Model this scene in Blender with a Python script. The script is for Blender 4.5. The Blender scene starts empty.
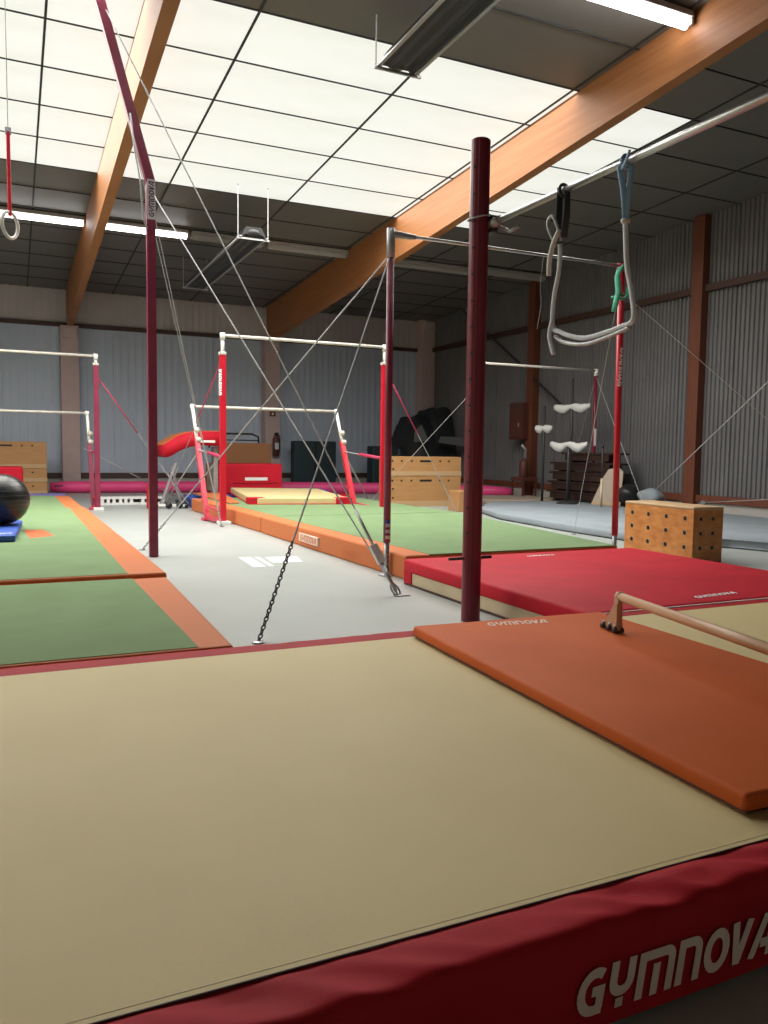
import bpy, bmesh, math, random
from mathutils import Vector, Matrix, noise
random.seed(7)
S = bpy.context.scene
COL = S.collection
PI = math.pi

# ---------------------------------------------------------------- camera
CAM_H = 1.05
F_PX, PITCH, ROLL, YAW = 796.8, 0.07775, 0.01349, 0.43538
def make_camera():
    cy, sy = math.cos(YAW), math.sin(YAW)
    f0 = Vector((sy, cy, 0)); r0 = Vector((cy, -sy, 0)); u0 = Vector((0, 0, 1))
    fwd = f0*math.cos(PITCH) - u0*math.sin(PITCH)
    up = u0*math.cos(PITCH) + f0*math.sin(PITCH)
    r = r0*math.cos(ROLL) + up*math.sin(ROLL)
    u = up*math.cos(ROLL) - r0*math.sin(ROLL)
    cam = bpy.data.cameras.new('camera'); o = bpy.data.objects.new('camera', cam); COL.objects.link(o)
    m = Matrix((r, u, -fwd)).transposed().to_4x4(); m.translation = Vector((0, 0, CAM_H))
    o.matrix_world = m
    cam.sensor_fit = 'HORIZONTAL'; cam.sensor_width = 36; cam.lens = 36*F_PX/768
    cam.clip_start = 0.05; cam.clip_end = 200
    S.camera = o
make_camera()

# ---------------------------------------------------------------- world, exposure
SKYLIGHT_E = 0.70
DAYLIGHT_W = 1050
TUBE_E = 16.0
TUBE_FAR_E = 5.0
WORLD_E = 0.25
S.view_settings.view_transform = 'Standard'
S.view_settings.look = 'None'
S.view_settings.gamma = 1
S.view_settings.use_curve_mapping = False
S.view_settings.exposure = 0.3
w = bpy.data.worlds.new('world'); S.world = w; w.use_nodes = True
w.node_tree.nodes['Background'].inputs['Color'].default_value = (1.0, 0.95, 0.86, 1)
w.node_tree.nodes['Background'].inputs['Strength'].default_value = WORLD_E

# daylight that falls through the translucent roof sheets (multiwall sheets send it mostly downwards)
dl = bpy.data.lights.new('skylight_daylight', 'AREA'); dl.shape = 'RECTANGLE'; dl.size = 14.2; dl.size_y = 4.7
dl.energy = DAYLIGHT_W; dl.color = (1.0, .985, .93); dl.spread = math.radians(165)
dlo = bpy.data.objects.new('skylight_daylight', dl); COL.objects.link(dlo)
dlo.location = (.45, 9.97, 5.452-.0416*9.97-.03); dlo.rotation_euler = (math.atan(-.0416), 0, 0)

# ---------------------------------------------------------------- materials
MATS = {}
def mat(name, color, rough=0.5, metal=0.0, c2=None, nscale=6.0, bump=0.0, bscale=40.0, emit=None, estr=0.0, kind=None, coat=0.0, stretch=None, spec=0.5):
    if name in MATS: return MATS[name]
    m = bpy.data.materials.new(name); m.use_nodes = True
    nt = m.node_tree; b = nt.nodes['Principled BSDF']
    b.inputs['Base Color'].default_value = (*color, 1); b.inputs['Roughness'].default_value = rough
    b.inputs['Metallic'].default_value = metal; b.inputs['Specular IOR Level'].default_value = spec
    if coat: b.inputs['Coat Weight'].default_value = coat
    if emit:
        b.inputs['Emission Color'].default_value = (*emit, 1); b.inputs['Emission Strength'].default_value = estr
    tc = nt.nodes.new('ShaderNodeTexCoord'); mp = nt.nodes.new('ShaderNodeMapping')
    nt.links.new(tc.outputs['Object'], mp.inputs['Vector'])
    if stretch: mp.inputs['Scale'].default_value = stretch
    if c2:
        n = nt.nodes.new('ShaderNodeTexNoise'); n.inputs['Scale'].default_value = nscale; n.inputs['Detail'].default_value = 5
        r = nt.nodes.new('ShaderNodeValToRGB')
        r.color_ramp.elements[0].position = 0.32; r.color_ramp.elements[0].color = (*c2, 1)
        r.color_ramp.elements[1].position = 0.68; r.color_ramp.elements[1].color = (*color, 1)
        nt.links.new(mp.outputs[0], n.inputs['Vector']); nt.links.new(n.outputs['Fac'], r.inputs[0])
        nt.links.new(r.outputs[0], b.inputs['Base Color'])
        if emit:
            nt.links.new(r.outputs[0], b.inputs['Emission Color']); nt.links.remove(b.inputs['Base Color'].links[0])
            b.inputs['Base Color'].default_value = (.3,.3,.29,1)
    if bump:
        n2 = nt.nodes.new('ShaderNodeTexNoise'); n2.inputs['Scale'].default_value = bscale; n2.inputs['Detail'].default_value = 4
        bp = nt.nodes.new('ShaderNodeBump'); bp.inputs['Strength'].default_value = bump; bp.inputs['Distance'].default_value = 0.01
        nt.links.new(mp.outputs[0], n2.inputs['Vector']); nt.links.new(n2.outputs['Fac'], bp.inputs['Height'])
        nt.links.new(bp.outputs[0], b.inputs['Normal'])
    MATS[name] = m
    return m
M = {}
M['cream'] = mat('cream_vinyl', (.67,.555,.29), .6, spec=.35, c2=(.63,.515,.26), nscale=2.2, bump=.08, bscale=90)
M['cream_side'] = mat('cream_side', (.62,.53,.36), .6, c2=(.56,.47,.3))
M['red_border'] = mat('red_border_vinyl', (.47,.015,.026), .62, spec=.15, c2=(.39,.010,.018), nscale=5, bump=.12, bscale=9)
M['red'] = mat('red_vinyl', (.58,.013,.033), .65, spec=.2, c2=(.48,.011,.026), nscale=3, bump=.06, bscale=60)
M['orange'] = mat('orange_vinyl', (.64,.135,.03), .65, spec=.2, c2=(.57,.112,.023), nscale=2.5, bump=.08, bscale=70)
M['orange_band'] = mat('orange_band', (.54,.17,.065), .65, spec=.2, c2=(.56,.17,.06), nscale=4)
M['green'] = mat('green_carpet', (.195,.285,.145), .85, spec=.15, c2=(.17,.255,.125), nscale=3, bump=.2, bscale=200)
M['blue'] = mat('blue_vinyl', (.03,.09,.42), .5)
M['violet'] = mat('violet_vinyl', (.16,.14,.42), .5)
M['pink'] = mat('pink_vinyl', (.85,.07,.26), .5)
M['pink_sleeve'] = mat('pink_sleeve', (.5,.03,.10), .6)
M['floor'] = mat('concrete_floor', (.385,.41,.395), .45, c2=(.345,.37,.35), nscale=1.3, bump=.03, bscale=30)
M['paint_white'] = mat('white_floor_paint', (.60,.66,.66), .5)
M['grey_mat'] = mat('grey_blue_carpet', (.27,.31,.34), .85, c2=(.235,.27,.30), nscale=2, bump=.1, bscale=100)
M['steel_purple'] = mat('maroon_painted_steel', (.20,.014,.034), .35, c2=(.16,.012,.028), nscale=8)
M['steel_plum'] = mat('plum_painted_steel', (.24,.028,.065), .4, c2=(.19,.02,.05), nscale=8)
M['steel_red'] = mat('red_painted_steel', (.58,.012,.03), .35)
M['steel_pink'] = mat('worn_red_steel', (.60,.06,.10), .4, c2=(.5,.03,.06), nscale=20)
M['galv'] = mat('galvanised_steel', (.45,.46,.47), .4, .6, c2=(.34,.35,.36), nscale=20)
M['white_metal'] = mat('white_metal', (.72,.72,.70), .4)
M['chrome'] = mat('worn_steel_bar', (.55,.55,.55), .3, .9)
M['wire'] = mat('steel_wire', (.45,.45,.46), .5, .3)
M['white_bar'] = mat('chalked_bar', (.62,.60,.56), .5, c2=(.55,.5,.44), nscale=12)
M['black'] = mat('black_plastic', (.012,.012,.013), .45)
M['dark'] = mat('dark_metal', (.035,.035,.036), .5)
M['beech'] = mat('beech_wood', (.50,.27,.11), .45, c2=(.44,.225,.085), nscale=3, stretch=(1,8,8))
M['beech_bar'] = mat('beech_bar', (.56,.34,.20), .45, c2=(.48,.28,.15), nscale=6)
M['ply'] = mat('orange_plywood', (.66,.28,.085), .45, c2=(.48,.17,.04), nscale=7, stretch=(1,1,2.4))
M['ply_edge'] = mat('plywood_edge', (.52,.34,.18), .5)
M['glulam_a'] = mat('glulam_beam', (.36,.15,.055), .55, spec=.3, c2=(.29,.115,.04), nscale=3, stretch=(1,.35,9))
M['wood_post'] = mat('brown_timber_post', (.155,.045,.02), .6, c2=(.12,.034,.015), nscale=3, stretch=(6,6,.6))
M['dark_trim'] = mat('brown_steel_trim', (.065,.035,.03), .6)
M['brown_box'] = mat('brown_board', (.26,.11,.04), .6)
M['girt'] = mat('dark_brown_girt', (.055,.025,.017), .6)
M['dark_wood'] = mat('dark_brown_wood', (.04,.017,.011), .6, c2=(.028,.012,.009))
M['concrete'] = mat('pinkish_concrete', (.52,.41,.39), .8, c2=(.48,.37,.36))
M['plinth'] = mat('pale_plinth', (.42,.40,.38), .8)
M['cladding'] = mat('blue_grey_cladding', (.50,.58,.70), .55, c2=(.46,.54,.65), nscale=2)
M['cladding_top'] = mat('pale_cladding', (.5,.46,.46), .6, c2=(.46,.42,.42), nscale=2)
M['pale_wall'] = mat('pale_wall_paint', (.78,.72,.64), .8)
M['cladding_right'] = mat('grey_corrugated_sheet', (.145,.145,.15), .6, c2=(.12,.12,.125), nscale=1.5)
M['ceiling'] = mat('grey_ceiling_board', (.14,.132,.122), .5, c2=(.125,.117,.108), nscale=1.2)
M['grid'] = mat('black_ceiling_grid', (.03,.03,.028), .7)
M['sky'] = mat('backlit_skylight_sheet', (1.0,1.01,.95), .6, c2=(.86,.87,.79), nscale=1.0, emit=(1,1,.95), estr=SKYLIGHT_E, stretch=(.5,1.6,1))
M['tube_lit'] = mat('lit_fluorescent', (.9,.9,.9), .4, emit=(1,.98,.97), estr=TUBE_E)
M['tube_far'] = mat('lit_fluorescent_far', (.9,.9,.9), .4, emit=(1,.98,.97), estr=TUBE_FAR_E)
M['tube_off'] = mat('unlit_diffuser', (.34,.33,.32), .35)
M['lamp_body'] = mat('lamp_body', (.30,.28,.27), .5)
M['heater'] = mat('heater_hood', (.03,.03,.03), .4, .4)
M['heater_rim'] = mat('heater_rim', (.42,.42,.42), .35, .6)
M['white'] = mat('white_print', (.75,.68,.60), .6)
M['print_dim'] = mat('faded_print', (.78,.64,.55), .6)
M['print_white'] = mat('bright_white_print', (.85,.83,.82), .6)
M['label_grey'] = mat('silver_label', (.55,.55,.58), .5)
M['plum_print'] = mat('dark_print', (.10,.03,.06), .6)
M['hose'] = mat('pale_grey_hose', (.68,.73,.80), .5)
M['strap_blue'] = mat('light_blue_strap', (.26,.45,.66), .6)
M['strap_black'] = mat('black_strap', (.03,.035,.045), .6)
M['strap_green'] = mat('green_strap', (.05,.42,.26), .6)
M['cloth'] = mat('white_cloth', (.62,.63,.62), .8)
M['ball'] = mat('black_gym_ball', (.02,.022,.022), .3)
M['tarp'] = mat('dark_tarpaulin', (.02,.024,.027), .6, c2=(.014,.017,.02))
M['dark_green'] = mat('dark_petrol_vinyl', (.018,.036,.045), .5)
M['grey_tarp'] = mat('grey_underside', (.13,.14,.14), .7)
M['beige'] = mat('beige_board', (.42,.34,.27), .6)
M['cabinet'] = mat('reddish_cabinet', (.10,.028,.018), .5)
M['rust'] = mat('orange_brown_label', (.5,.12,.03), .6)

# ---------------------------------------------------------------- mesh helpers
def new_bm(): return bmesh.new()
def obj(name, bm, m, parent=None, smooth=False, loc=None, kind=None):
    me = bpy.data.meshes.new(name); bm.normal_update(); bm.to_mesh(me); bm.free()
    if smooth:
        for p in me.polygons: p.use_smooth = True
    me.materials.append(m)
    o = bpy.data.objects.new(name, me); COL.objects.link(o)
    if parent: o.parent = parent
    if loc: o.location = loc
    if kind: o['kind'] = kind
    return o
def thing(name, label, cat, loc=(0,0,0), rz=0, group=None):
    o = bpy.data.objects.new(name, None); COL.objects.link(o); o.empty_display_size = .1
    o.location = loc; o.rotation_euler = (0,0,rz)
    o['label'] = label; o['category'] = cat
    if group: o['group'] = group
    return o
def tag(o, label, cat, group=None):
    o['label'] = label; o['category'] = cat
    if group: o['group'] = group
    return o
def struct(o): o['kind'] = 'structure'; return o
def local(o, p): return o.matrix_world.inverted() @ Vector(p)

def box(bm, x0, x1, y0, y1, z0, z1, bev=0, seg=2):
    r = bmesh.ops.create_cube(bm, size=1)
    for v in r['verts']:
        v.co = Vector((x0+(v.co.x+.5)*(x1-x0), y0+(v.co.y+.5)*(y1-y0), z0+(v.co.z+.5)*(z1-z0)))
    if bev:
        es = list({e for v in r['verts'] for e in v.link_edges})
        bmesh.ops.bevel(bm, geom=es, offset=bev, segments=seg, affect='EDGES', profile=.5)
    return bm
def boxb(*a, **k): return box(new_bm(), *a, **k)
def prism(bm, pts, z0, z1, bev=0, seg=2):
    vs0 = [bm.verts.new((x, y, z0)) for x, y in pts]; vs1 = [bm.verts.new((x, y, z1)) for x, y in pts]
    n = len(pts); fs = [bm.faces.new(vs0[::-1]), bm.faces.new(vs1)]
    for i in range(n): fs.append(bm.faces.new((vs0[i], vs0[(i+1) % n], vs1[(i+1) % n], vs1[i])))
    if bev:
        es = list({e for f in fs for e in f.edges})
        bmesh.ops.bevel(bm, geom=es, offset=bev, segments=seg, affect='EDGES', profile=.5)
    bmesh.ops.recalc_face_normals(bm, faces=bm.faces[:])
    return bm
def profile_y(bm, pts, y0, y1, bev=0):
    """pts in x,z extruded along y"""
    a = [bm.verts.new((x, y0, z)) for x, z in pts]; b = [bm.verts.new((x, y1, z)) for x, z in pts]
    n = len(pts); bm.faces.new(a); bm.faces.new(b[::-1])
    for i in range(n): bm.faces.new((a[(i+1) % n], a[i], b[i], b[(i+1) % n]))
    bmesh.ops.recalc_face_normals(bm, faces=bm.faces[:])
    if bev:
        bmesh.ops.bevel(bm, geom=bm.edges[:], offset=bev, segments=2, affect='EDGES')
    return bm
def frame_for(d):
    d = d.normalized(); a = Vector((0,0,1)) if abs(d.z) < .95 else Vector((1,0,0))
    x = d.cross(a).normalized(); return x, d.cross(x).normalized()
def tube(bm, pts, r, n=8, cap=True, radii=None, flat=None):
    """sweep a circle (or ellipse: flat=(rx,ry)) along a polyline"""
    pts = [Vector(p) for p in pts]; rings = []
    x = None
    for i, p in enumerate(pts):
        d = (pts[min(i+1, len(pts)-1)] - pts[max(i-1, 0)])
        if x is None: x, y = frame_for(d)
        else:
            dn = d.normalized(); x = (x - dn*x.dot(dn)).normalized(); y = dn.cross(x)
        rr = radii[i] if radii else r
        rx, ry = flat if flat else (rr, rr)
        rings.append([bm.verts.new(p + x*math.cos(2*PI*k/n)*rx + y*math.sin(2*PI*k/n)*ry) for k in range(n)])
    for a, b in zip(rings, rings[1:]):
        for k in range(n): bm.faces.new((a[k], a[(k+1) % n], b[(k+1) % n], b[k]))
    if cap: bm.faces.new(rings[0][::-1]); bm.faces.new(rings[-1])
    bmesh.ops.recalc_face_normals(bm, faces=bm.faces[:])
    return bm
def tubeb(pts, r, n=8, **k): return tube(new_bm(), pts, r, n, **k)
def sqbar(bm, p, q, a, b=None, bev=.0):
    """rectangular bar from p to q; a = half width sideways, b = half depth"""
    b = b or a; p = Vector(p); q = Vector(q); d = (q-p).normalized()
    ref = Vector((0,1,0)) if abs(d.y) < .9 else Vector((0,0,1))
    x = d.cross(ref).normalized(); y = d.cross(x).normalized()
    v = [bm.verts.new(c + x*sx*a + y*sy*b) for c in (p, q) for sx, sy in ((-1,-1),(1,-1),(1,1),(-1,1))]
    fs = [bm.faces.new(v[:4]), bm.faces.new(v[4:])]
    for i in range(4): fs.append(bm.faces.new((v[i], v[(i+1) % 4], v[4+(i+1) % 4], v[4+i])))
    if bev: bmesh.ops.bevel(bm, geom=list({e for f in fs for e in f.edges}), offset=bev, segments=2, affect='EDGES')
    bmesh.ops.recalc_face_normals(bm, faces=bm.faces[:])
    return bm
def torus(bm, c, ax1, ax2, R1, R2, r, n=20, m=7):
    """ring through ellipse axes ax1,ax2"""
    c = Vector(c); a = Vector(ax1).normalized(); b = Vector(ax2).normalized(); nn = a.cross(b)
    rings = []
    for i in range(n):
        t = 2*PI*i/n; ctr = c + a*R1*math.cos(t) + b*R2*math.sin(t)
        rad = (a*math.cos(t) + b*math.sin(t)).normalized()
        rings.append([bm.verts.new(ctr + rad*r*math.cos(2*PI*k/m) + nn*r*math.sin(2*PI*k/m)) for k in range(m)])
    for i in range(n):
        A, B = rings[i], rings[(i+1) % n]
        for k in range(m): bm.faces.new((A[k], A[(k+1) % m], B[(k+1) % m], B[k]))
    return bm
def chain_bm(p, q, L=.034, r=.0045, wdt=.011):
    p = Vector(p); q = Vector(q); d = (q-p); n = max(2, int(d.length/(L*.78))); dn = d.normalized()
    x, y = frame_for(dn); bm = new_bm()
    for i in range(n):
        c = p + d*((i+.5)/n)
        s = x if i % 2 else y
        torus(bm, c, dn, s, L*.5, wdt, r, 10, 5)
    bmesh.ops.recalc_face_normals(bm, faces=bm.faces[:])
    return bm
def lathe(bm, prof, c=(0,0,0), n=24):
    rings = []
    for r, z in prof:
        rings.append([bm.verts.new((c[0]+r*math.cos(2*PI*k/n), c[1]+r*math.sin(2*PI*k/n), c[2]+z)) for k in range(n)])
    for a, b in zip(rings, rings[1:]):
        for k in range(n): bm.faces.new((a[k], a[(k+1) % n], b[(k+1) % n], b[k]))
    bm.faces.new(rings[0][::-1]); bm.faces.new(rings[-1])
    bmesh.ops.recalc_face_normals(bm, faces=bm.faces[:])
    return bm

# ---------------------------------------------------------------- lettering: the word on the mats and posts
def arc(cx, cy, rx, ry, a0, a1, n=10):
    return [(cx+rx*math.cos(math.radians(a0+(a1-a0)*i/n)), cy+ry*math.sin(math.radians(a0+(a1-a0)*i/n))) for i in range(n+1)]
def letters():
    """strokes in a 0..w x 0..1 cell (centre lines), stroke width .22"""
    h = .11
    G = [arc(.46,.5,.35,.39,55,270,14)+[(.60,.11),(.72,.11)], [(.40,.50),(.74,.50)], [(.63,.40),(.63,.12)]]
    Y = [[(.12,1),(.12,.62)]+arc(.36,.56,.24,.22,180,360,8)+[(.60,1)], [(.36,.20),(.36,0)]]
    Mm = [[(.11,0),(.11,.89),(.80,.89)]+arc(.80,.72,.17,.17,90,0,5)+[(.97,0)], [(.54,.68),(.54,0)]]
    N = [[(.11,0),(.11,.89),(.44,.89)]+arc(.44,.70,.19,.19,90,0,5)+[(.63,0)]]
    O = [arc(.40,.5,.29,.39,0,360,20)]
    V = [[(.08,1),(.24,.02)], [(.24,.0),(.56,1)]]
    A = [[(.06,0),(.42,.90),(.66,.90),(.66,0)], [(.34,.32),(.62,.32)]]
    return [(G,.84),(Y,.80),(Mm,1.16),(N,.82),(O,.86),(V,.66),(A,.80)]
def word_bm(mapf, width, height, shear=.22, stroke=.20, thick=0.0):
    L = letters(); tot = sum(wd for _, wd in L); sx = width/tot; bm = new_bm(); x = 0
    base = mapf; lift = [0]
    def mapf(a, b):
        p = base(a, b); n = (base(a+.001, b)-p).cross(base(a, b+.001)-p).normalized()
        return p + n*lift[0]
    for strokes, wd in L:
        for s in strokes:
            q = [s[0]]
            for (ax, ay), (bx_, by_) in zip(s, s[1:]):
                k = max(1, int(math.hypot(bx_-ax, by_-ay)/.13))
                q += [(ax+(bx_-ax)*i/k, ay+(by_-ay)*i/k) for i in range(1, k+1)]
            s = q; n = len(s); lift[0] += .00012; closed = (abs(s[0][0]-s[-1][0])+abs(s[0][1]-s[-1][1])) < 1e-6
            lo = []; hi = []
            for i, (px, py) in enumerate(s):
                a = s[i-1] if i > 0 else (s[-2] if closed else s[0]); b = s[i+1] if i < n-1 else (s[1] if closed else s[-1])
                d1 = Vector((px-a[0], py-a[1])); d2 = Vector((b[0]-px, b[1]-py))
                if d1.length < 1e-9: d1 = d2
                if d2.length < 1e-9: d2 = d1
                d1.normalize(); d2.normalize()
                nn = Vector((-(d1.y+d2.y), d1.x+d2.x)); nn.normalize()
                k = min(2.0, 1/max(.35, nn.dot(Vector((-d1.y, d1.x)))))
                off = nn*stroke/2*k
                for lst, sg in ((lo,-1),(hi,1)):
                    ux = px+off.x*sg; uy = min(1.0, max(0.0, py+off.y*sg))
                    lst.append(bm.verts.new(mapf((x+ux)*sx + shear*uy*height, uy*height)))
            for i in range(n-1): bm.faces.new((lo[i], lo[i+1], hi[i+1], hi[i]))
        x += wd
    return bm
def flat_word(origin, right, up, width, height, m, parent, **k):
    o, r, u = Vector(origin), Vector(right).normalized(), Vector(up).normalized()
    return obj('lettering', word_bm(lambda a, b: o + r*a + u*b, width, height, **k), m, parent)
def post_word(cx, cy, R, z0, length, hgt, m, parent, ang=-2.0):
    """word running up a round post, curved round it"""
    def f(a, b):
        t = ang + (hgt/2-b)/R
        return Vector((cx+(R+.0015)*math.cos(t), cy+(R+.0015)*math.sin(t), z0+a))
    return obj('lettering', word_bm(f, length, hgt, shear=.1, stroke=.27), m, parent)

# ================================================================ STRUCTURE
CZ0, CSL = 5.452, -.0416
def cz(y): return CZ0 + CSL*y
WX, WY = 10.62, 20.0
fb = new_bm(); box(fb, -7.2, WX+.3, -4.2, WY+.3, -.1, 0)
floor = struct(obj('floor', fb, M['floor']))
pbm = new_bm()
for pts in (((1.94,7.48),(2.06,7.48),(2.02,6.8),(1.90,6.8)), ((2.09,7.46),(2.14,7.46),(2.10,6.82),(2.05,6.82)), ((2.18,7.42),(2.50,7.38),(2.42,6.98),(2.14,7.02))):
    prism(pbm, [(a, b) for a, b in pts][::-1], .0005, .002)
obj('paint_mark', pbm, M['paint_white'], floor)

# ceiling: dark backing, tiles and skylight sheets each on its own
PX, PY = 1.82, .955
cb = new_bm()
vs = [cb.verts.new((x, y, cz(y)+dz)) for dz in (.06, .2) for x, y in ((-7.2,-4.2),(WX+.3,-4.2),(WX+.3,WY+.3),(-7.2,WY+.3))]
for f in ((0,1,2,3),(7,6,5,4),(0,4,5,1),(1,5,6,2),(2,6,7,3),(3,7,4,0)): cb.faces.new([vs[i] for i in f])
ceiling = struct(obj('ceiling', cb, M['grid']))
def tile_mesh(name, m, w_, gap=.016, t=.03):
    bm = new_bm(); a = gap/2; v = []
    for z in (0, t):
        for x, y in ((a,a),(w_-a,a),(w_-a,PY-a),(a,PY-a)): v.append(bm.verts.new((x, y, CSL*y+z)))
    for f in ((3,2,1,0),(4,5,6,7),(0,1,5,4),(1,2,6,5),(2,3,7,6),(3,0,4,7)): bm.faces.new([v[i] for i in f])
    me = bpy.data.meshes.new(name); bm.to_mesh(me); bm.free(); me.materials.append(m); return me
XS = [.36+PX*k for k in range(-4, 6)]
tm = tile_mesh('ceiling_panel', M['ceiling'], PX); sm = tile_mesh('skylight_panel', M['sky'], PX)
tml = tile_mesh('ceiling_panel_end', M['ceiling'], WX-XS[-1])
for i, x in enumerate(XS):
    for j in range(-12, 13):
        y = 7.592 + PY*j
        sky = 0 <= j < 5 and x < 6.5
        me = sm if sky else (tml if i == len(XS)-1 else tm)
        o = bpy.data.objects.new('skylight_panel' if sky else 'ceiling_panel', me); COL.objects.link(o)
        o.location = (x, y, cz(y)); o.parent = ceiling
# dark T bars of the grid
gb = new_bm()
for x in XS: sqbar(gb, (x,-4,cz(-4)-.004), (x,WY,cz(WY)-.004), .012, .008)
for j in range(-12, 14):
    y = 7.592 + PY*j; sqbar(gb, (-6.9,y,cz(y)-.003), (WX,y,cz(y)-.003), .0085, .007)
obj('grid_bars', gb, M['grid'], ceiling, kind='stuff')

# walls
def corr_mesh(name, m, width, height, pitch, depth):
    """vertical ribbed sheet in x,z; ribs stand out towards -y"""
    bm = new_bm(); n = int(round(width/pitch)); prof = []
    for k in range(n):
        b = k*pitch
        prof += [(b, 0), (b+pitch*.42, 0), (b+pitch*.55, -depth), (b+pitch*.87, -depth)]
    prof.append((width-.004, 0))
    lo = [bm.verts.new((x, y, 0)) for x, y in prof]; hi = [bm.verts.new((x, y, height)) for x, y in prof]
    for i in range(len(prof)-1): bm.faces.new((lo[i], lo[i+1], hi[i+1], hi[i]))
    me = bpy.data.meshes.new(name); bm.to_mesh(me); bm.free(); me.materials.append(m); return me
GZ = 3.82
bb = new_bm(); box(bb, -7, WX+.3, WY+.06, WY+.3, 0, 5.2)
wall_back = struct(obj('wall_back', bb, M['cladding']))
me_b = corr_mesh('wall_sheet', M['cladding'], 1.19, GZ-.42, .17, .005)
me_bt = corr_mesh('wall_sheet_top', M['cladding_top'], 1.19, 1.0, .17, .005)
for k in range(15):
    x = 10.73-.2 - 1.19*(k+1)
    for me, z in ((me_b, .42), (me_bt, GZ+.04)):
        o = bpy.data.objects.new('wall_sheet', me); COL.objects.link(o); o.parent = wall_back
        o.location = (x, WY, z)
struct(obj('wall_left', boxb(-7.3, -7.0, -4.2, WY+.3, 0, 5.7), M['pale_wall']))
struct(obj('wall_front', boxb(-7.3, WX+.3, -4.4, -4.1, 0, 5.8), M['pale_wall']))
wb = new_bm(); box(wb, WX+.06, WX+.3, -4.2, WY+.3, 0, 5.6)
wall_right = struct(obj('wall_right', wb, M['cladding_right']))
me_r = corr_mesh('wall_sheet_right', M['cladding_right'], 1.17, GZ-.36, .09, .024)
me_rt = corr_mesh('wall_sheet_right_top', M['cladding_right'], 1.17, 1.6, .09, .024)
for k in range(20):
    y = WY - 1.17*k
    for me, z, in ((me_r, .36), (me_rt, GZ+.04)):
        o = bpy.data.objects.new('wall_sheet', me); COL.objects.link(o); o.parent = wall_right
        o.location = (WX+.02, y, z); o.rotation_euler = (0, 0, -PI/2)
# plinths, base rails, girts
struct(obj('baseboard_back', boxb(-7, WX, WY-.06, WY+.06, 0, .30, .01), M['plinth']))
struct(obj('baseboard_right', boxb(WX-.06, WX+.06, -4.1, WY-.06, 0, .24, .01), M['plinth']))
struct(obj('trim_1', boxb(-7, WX-.1, WY-.10, WY+.05, .30, .42), M['dark_trim']))
struct(obj('trim_2', boxb(WX-.10, WX+.05, -4.1, WY-.1, .24, .36), M['wood_post']))
struct(obj('trim_3', boxb(-7, WX-.1, WY-.09, WY+.05, GZ-.05, GZ+.04), M['dark_trim']))
struct(obj('trim_4', boxb(WX-.09, WX+.05, -4.1, WY-.1, GZ-.06, GZ+.05), M['girt']))
# concrete columns on the back wall
for i, (x, lab) in enumerate(((1.21,'pinkish concrete column on back wall behind the maroon post, under the left roof beam'),(5.99,'pinkish concrete column on back wall carrying the red fire extinguisher'),(10.42,'pinkish concrete column in the far back corner beside the dark tarpaulin heap'))):
    top = cz(19.8)-.86 if i < 2 else cz(19.8)
    o = obj('concrete_column', boxb(x-.195, x+.195, 19.62, 20.02, 0, top, .01), M['concrete']); tag(o, lab, 'column', 'concrete wall columns')
    obj('beam_bracket', boxb(x-.15, x+.15, 19.55, 19.64, top-.28, top-.06, .01), M['concrete'], o)
# timber columns on right wall
for y, lab in ((5.4,'brown timber column on right wall nearest the viewer'),(10.17,'brown timber column on the corrugated wall right of the wooden holed box'),(14.9,'brown timber column on right wall beside the reddish cabinet')):
    o = obj('timber_column', boxb(WX-.16, WX+.02, y-.12, y+.12, 0, cz(y)-.02, .008), M['wood_post']); tag(o, lab, 'column', 'timber wall columns')
# wind bracing on the right wall
br = obj('wall_brace', sqbar(new_bm(), (WX-.14, 17.9, 4.6), (WX-.14, 15.25, 3.0), .03, .012), M['dark'])
tag(br, 'dark diagonal steel brace on right wall between far timber columns', 'brace')
br = obj('wall_brace', sqbar(new_bm(), (WX-.14, 14.8, 2.7), (WX-.14, 13.6, 1.95), .03, .012), M['dark'])
tag(br, 'short dark diagonal brace on corrugated wall above the white cloths', 'brace')
# glulam beams
def beam(x0, w_, lab):
    bm = new_bm(); N = 20; rows = []
    for i in range(N+1):
        y = -4 + (WY-.1+4)*i/N
        d = max(.46, .48 + (.88-.48)*(y-5)/14.9)
        rows.append([bm.verts.new((x, y, z)) for x, z in ((x0,cz(y)),(x0,cz(y)-d),(x0+w_,cz(y)-d),(x0+w_,cz(y)))])
    for a, b in zip(rows, rows[1:]):
        for k in range(4): bm.faces.new((a[k], a[(k+1)%4], b[(k+1)%4], b[k]))
    bm.faces.new(rows[0]); bm.faces.new(rows[-1][::-1])
    bmesh.ops.recalc_face_normals(bm, faces=bm.faces[:])
    return tag(obj('roof_beam', bm, M['glulam_a']), lab, 'beam', 'glued timber roof beams')
beam(1.17, .13, 'left glued timber roof beam crossing the skylight behind the maroon post')
beam(5.90, .14, 'large right glued timber roof beam running up past the lit tube light')
beam(-3.6, .13, 'glued timber roof beam beyond the left edge of the view')

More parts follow.
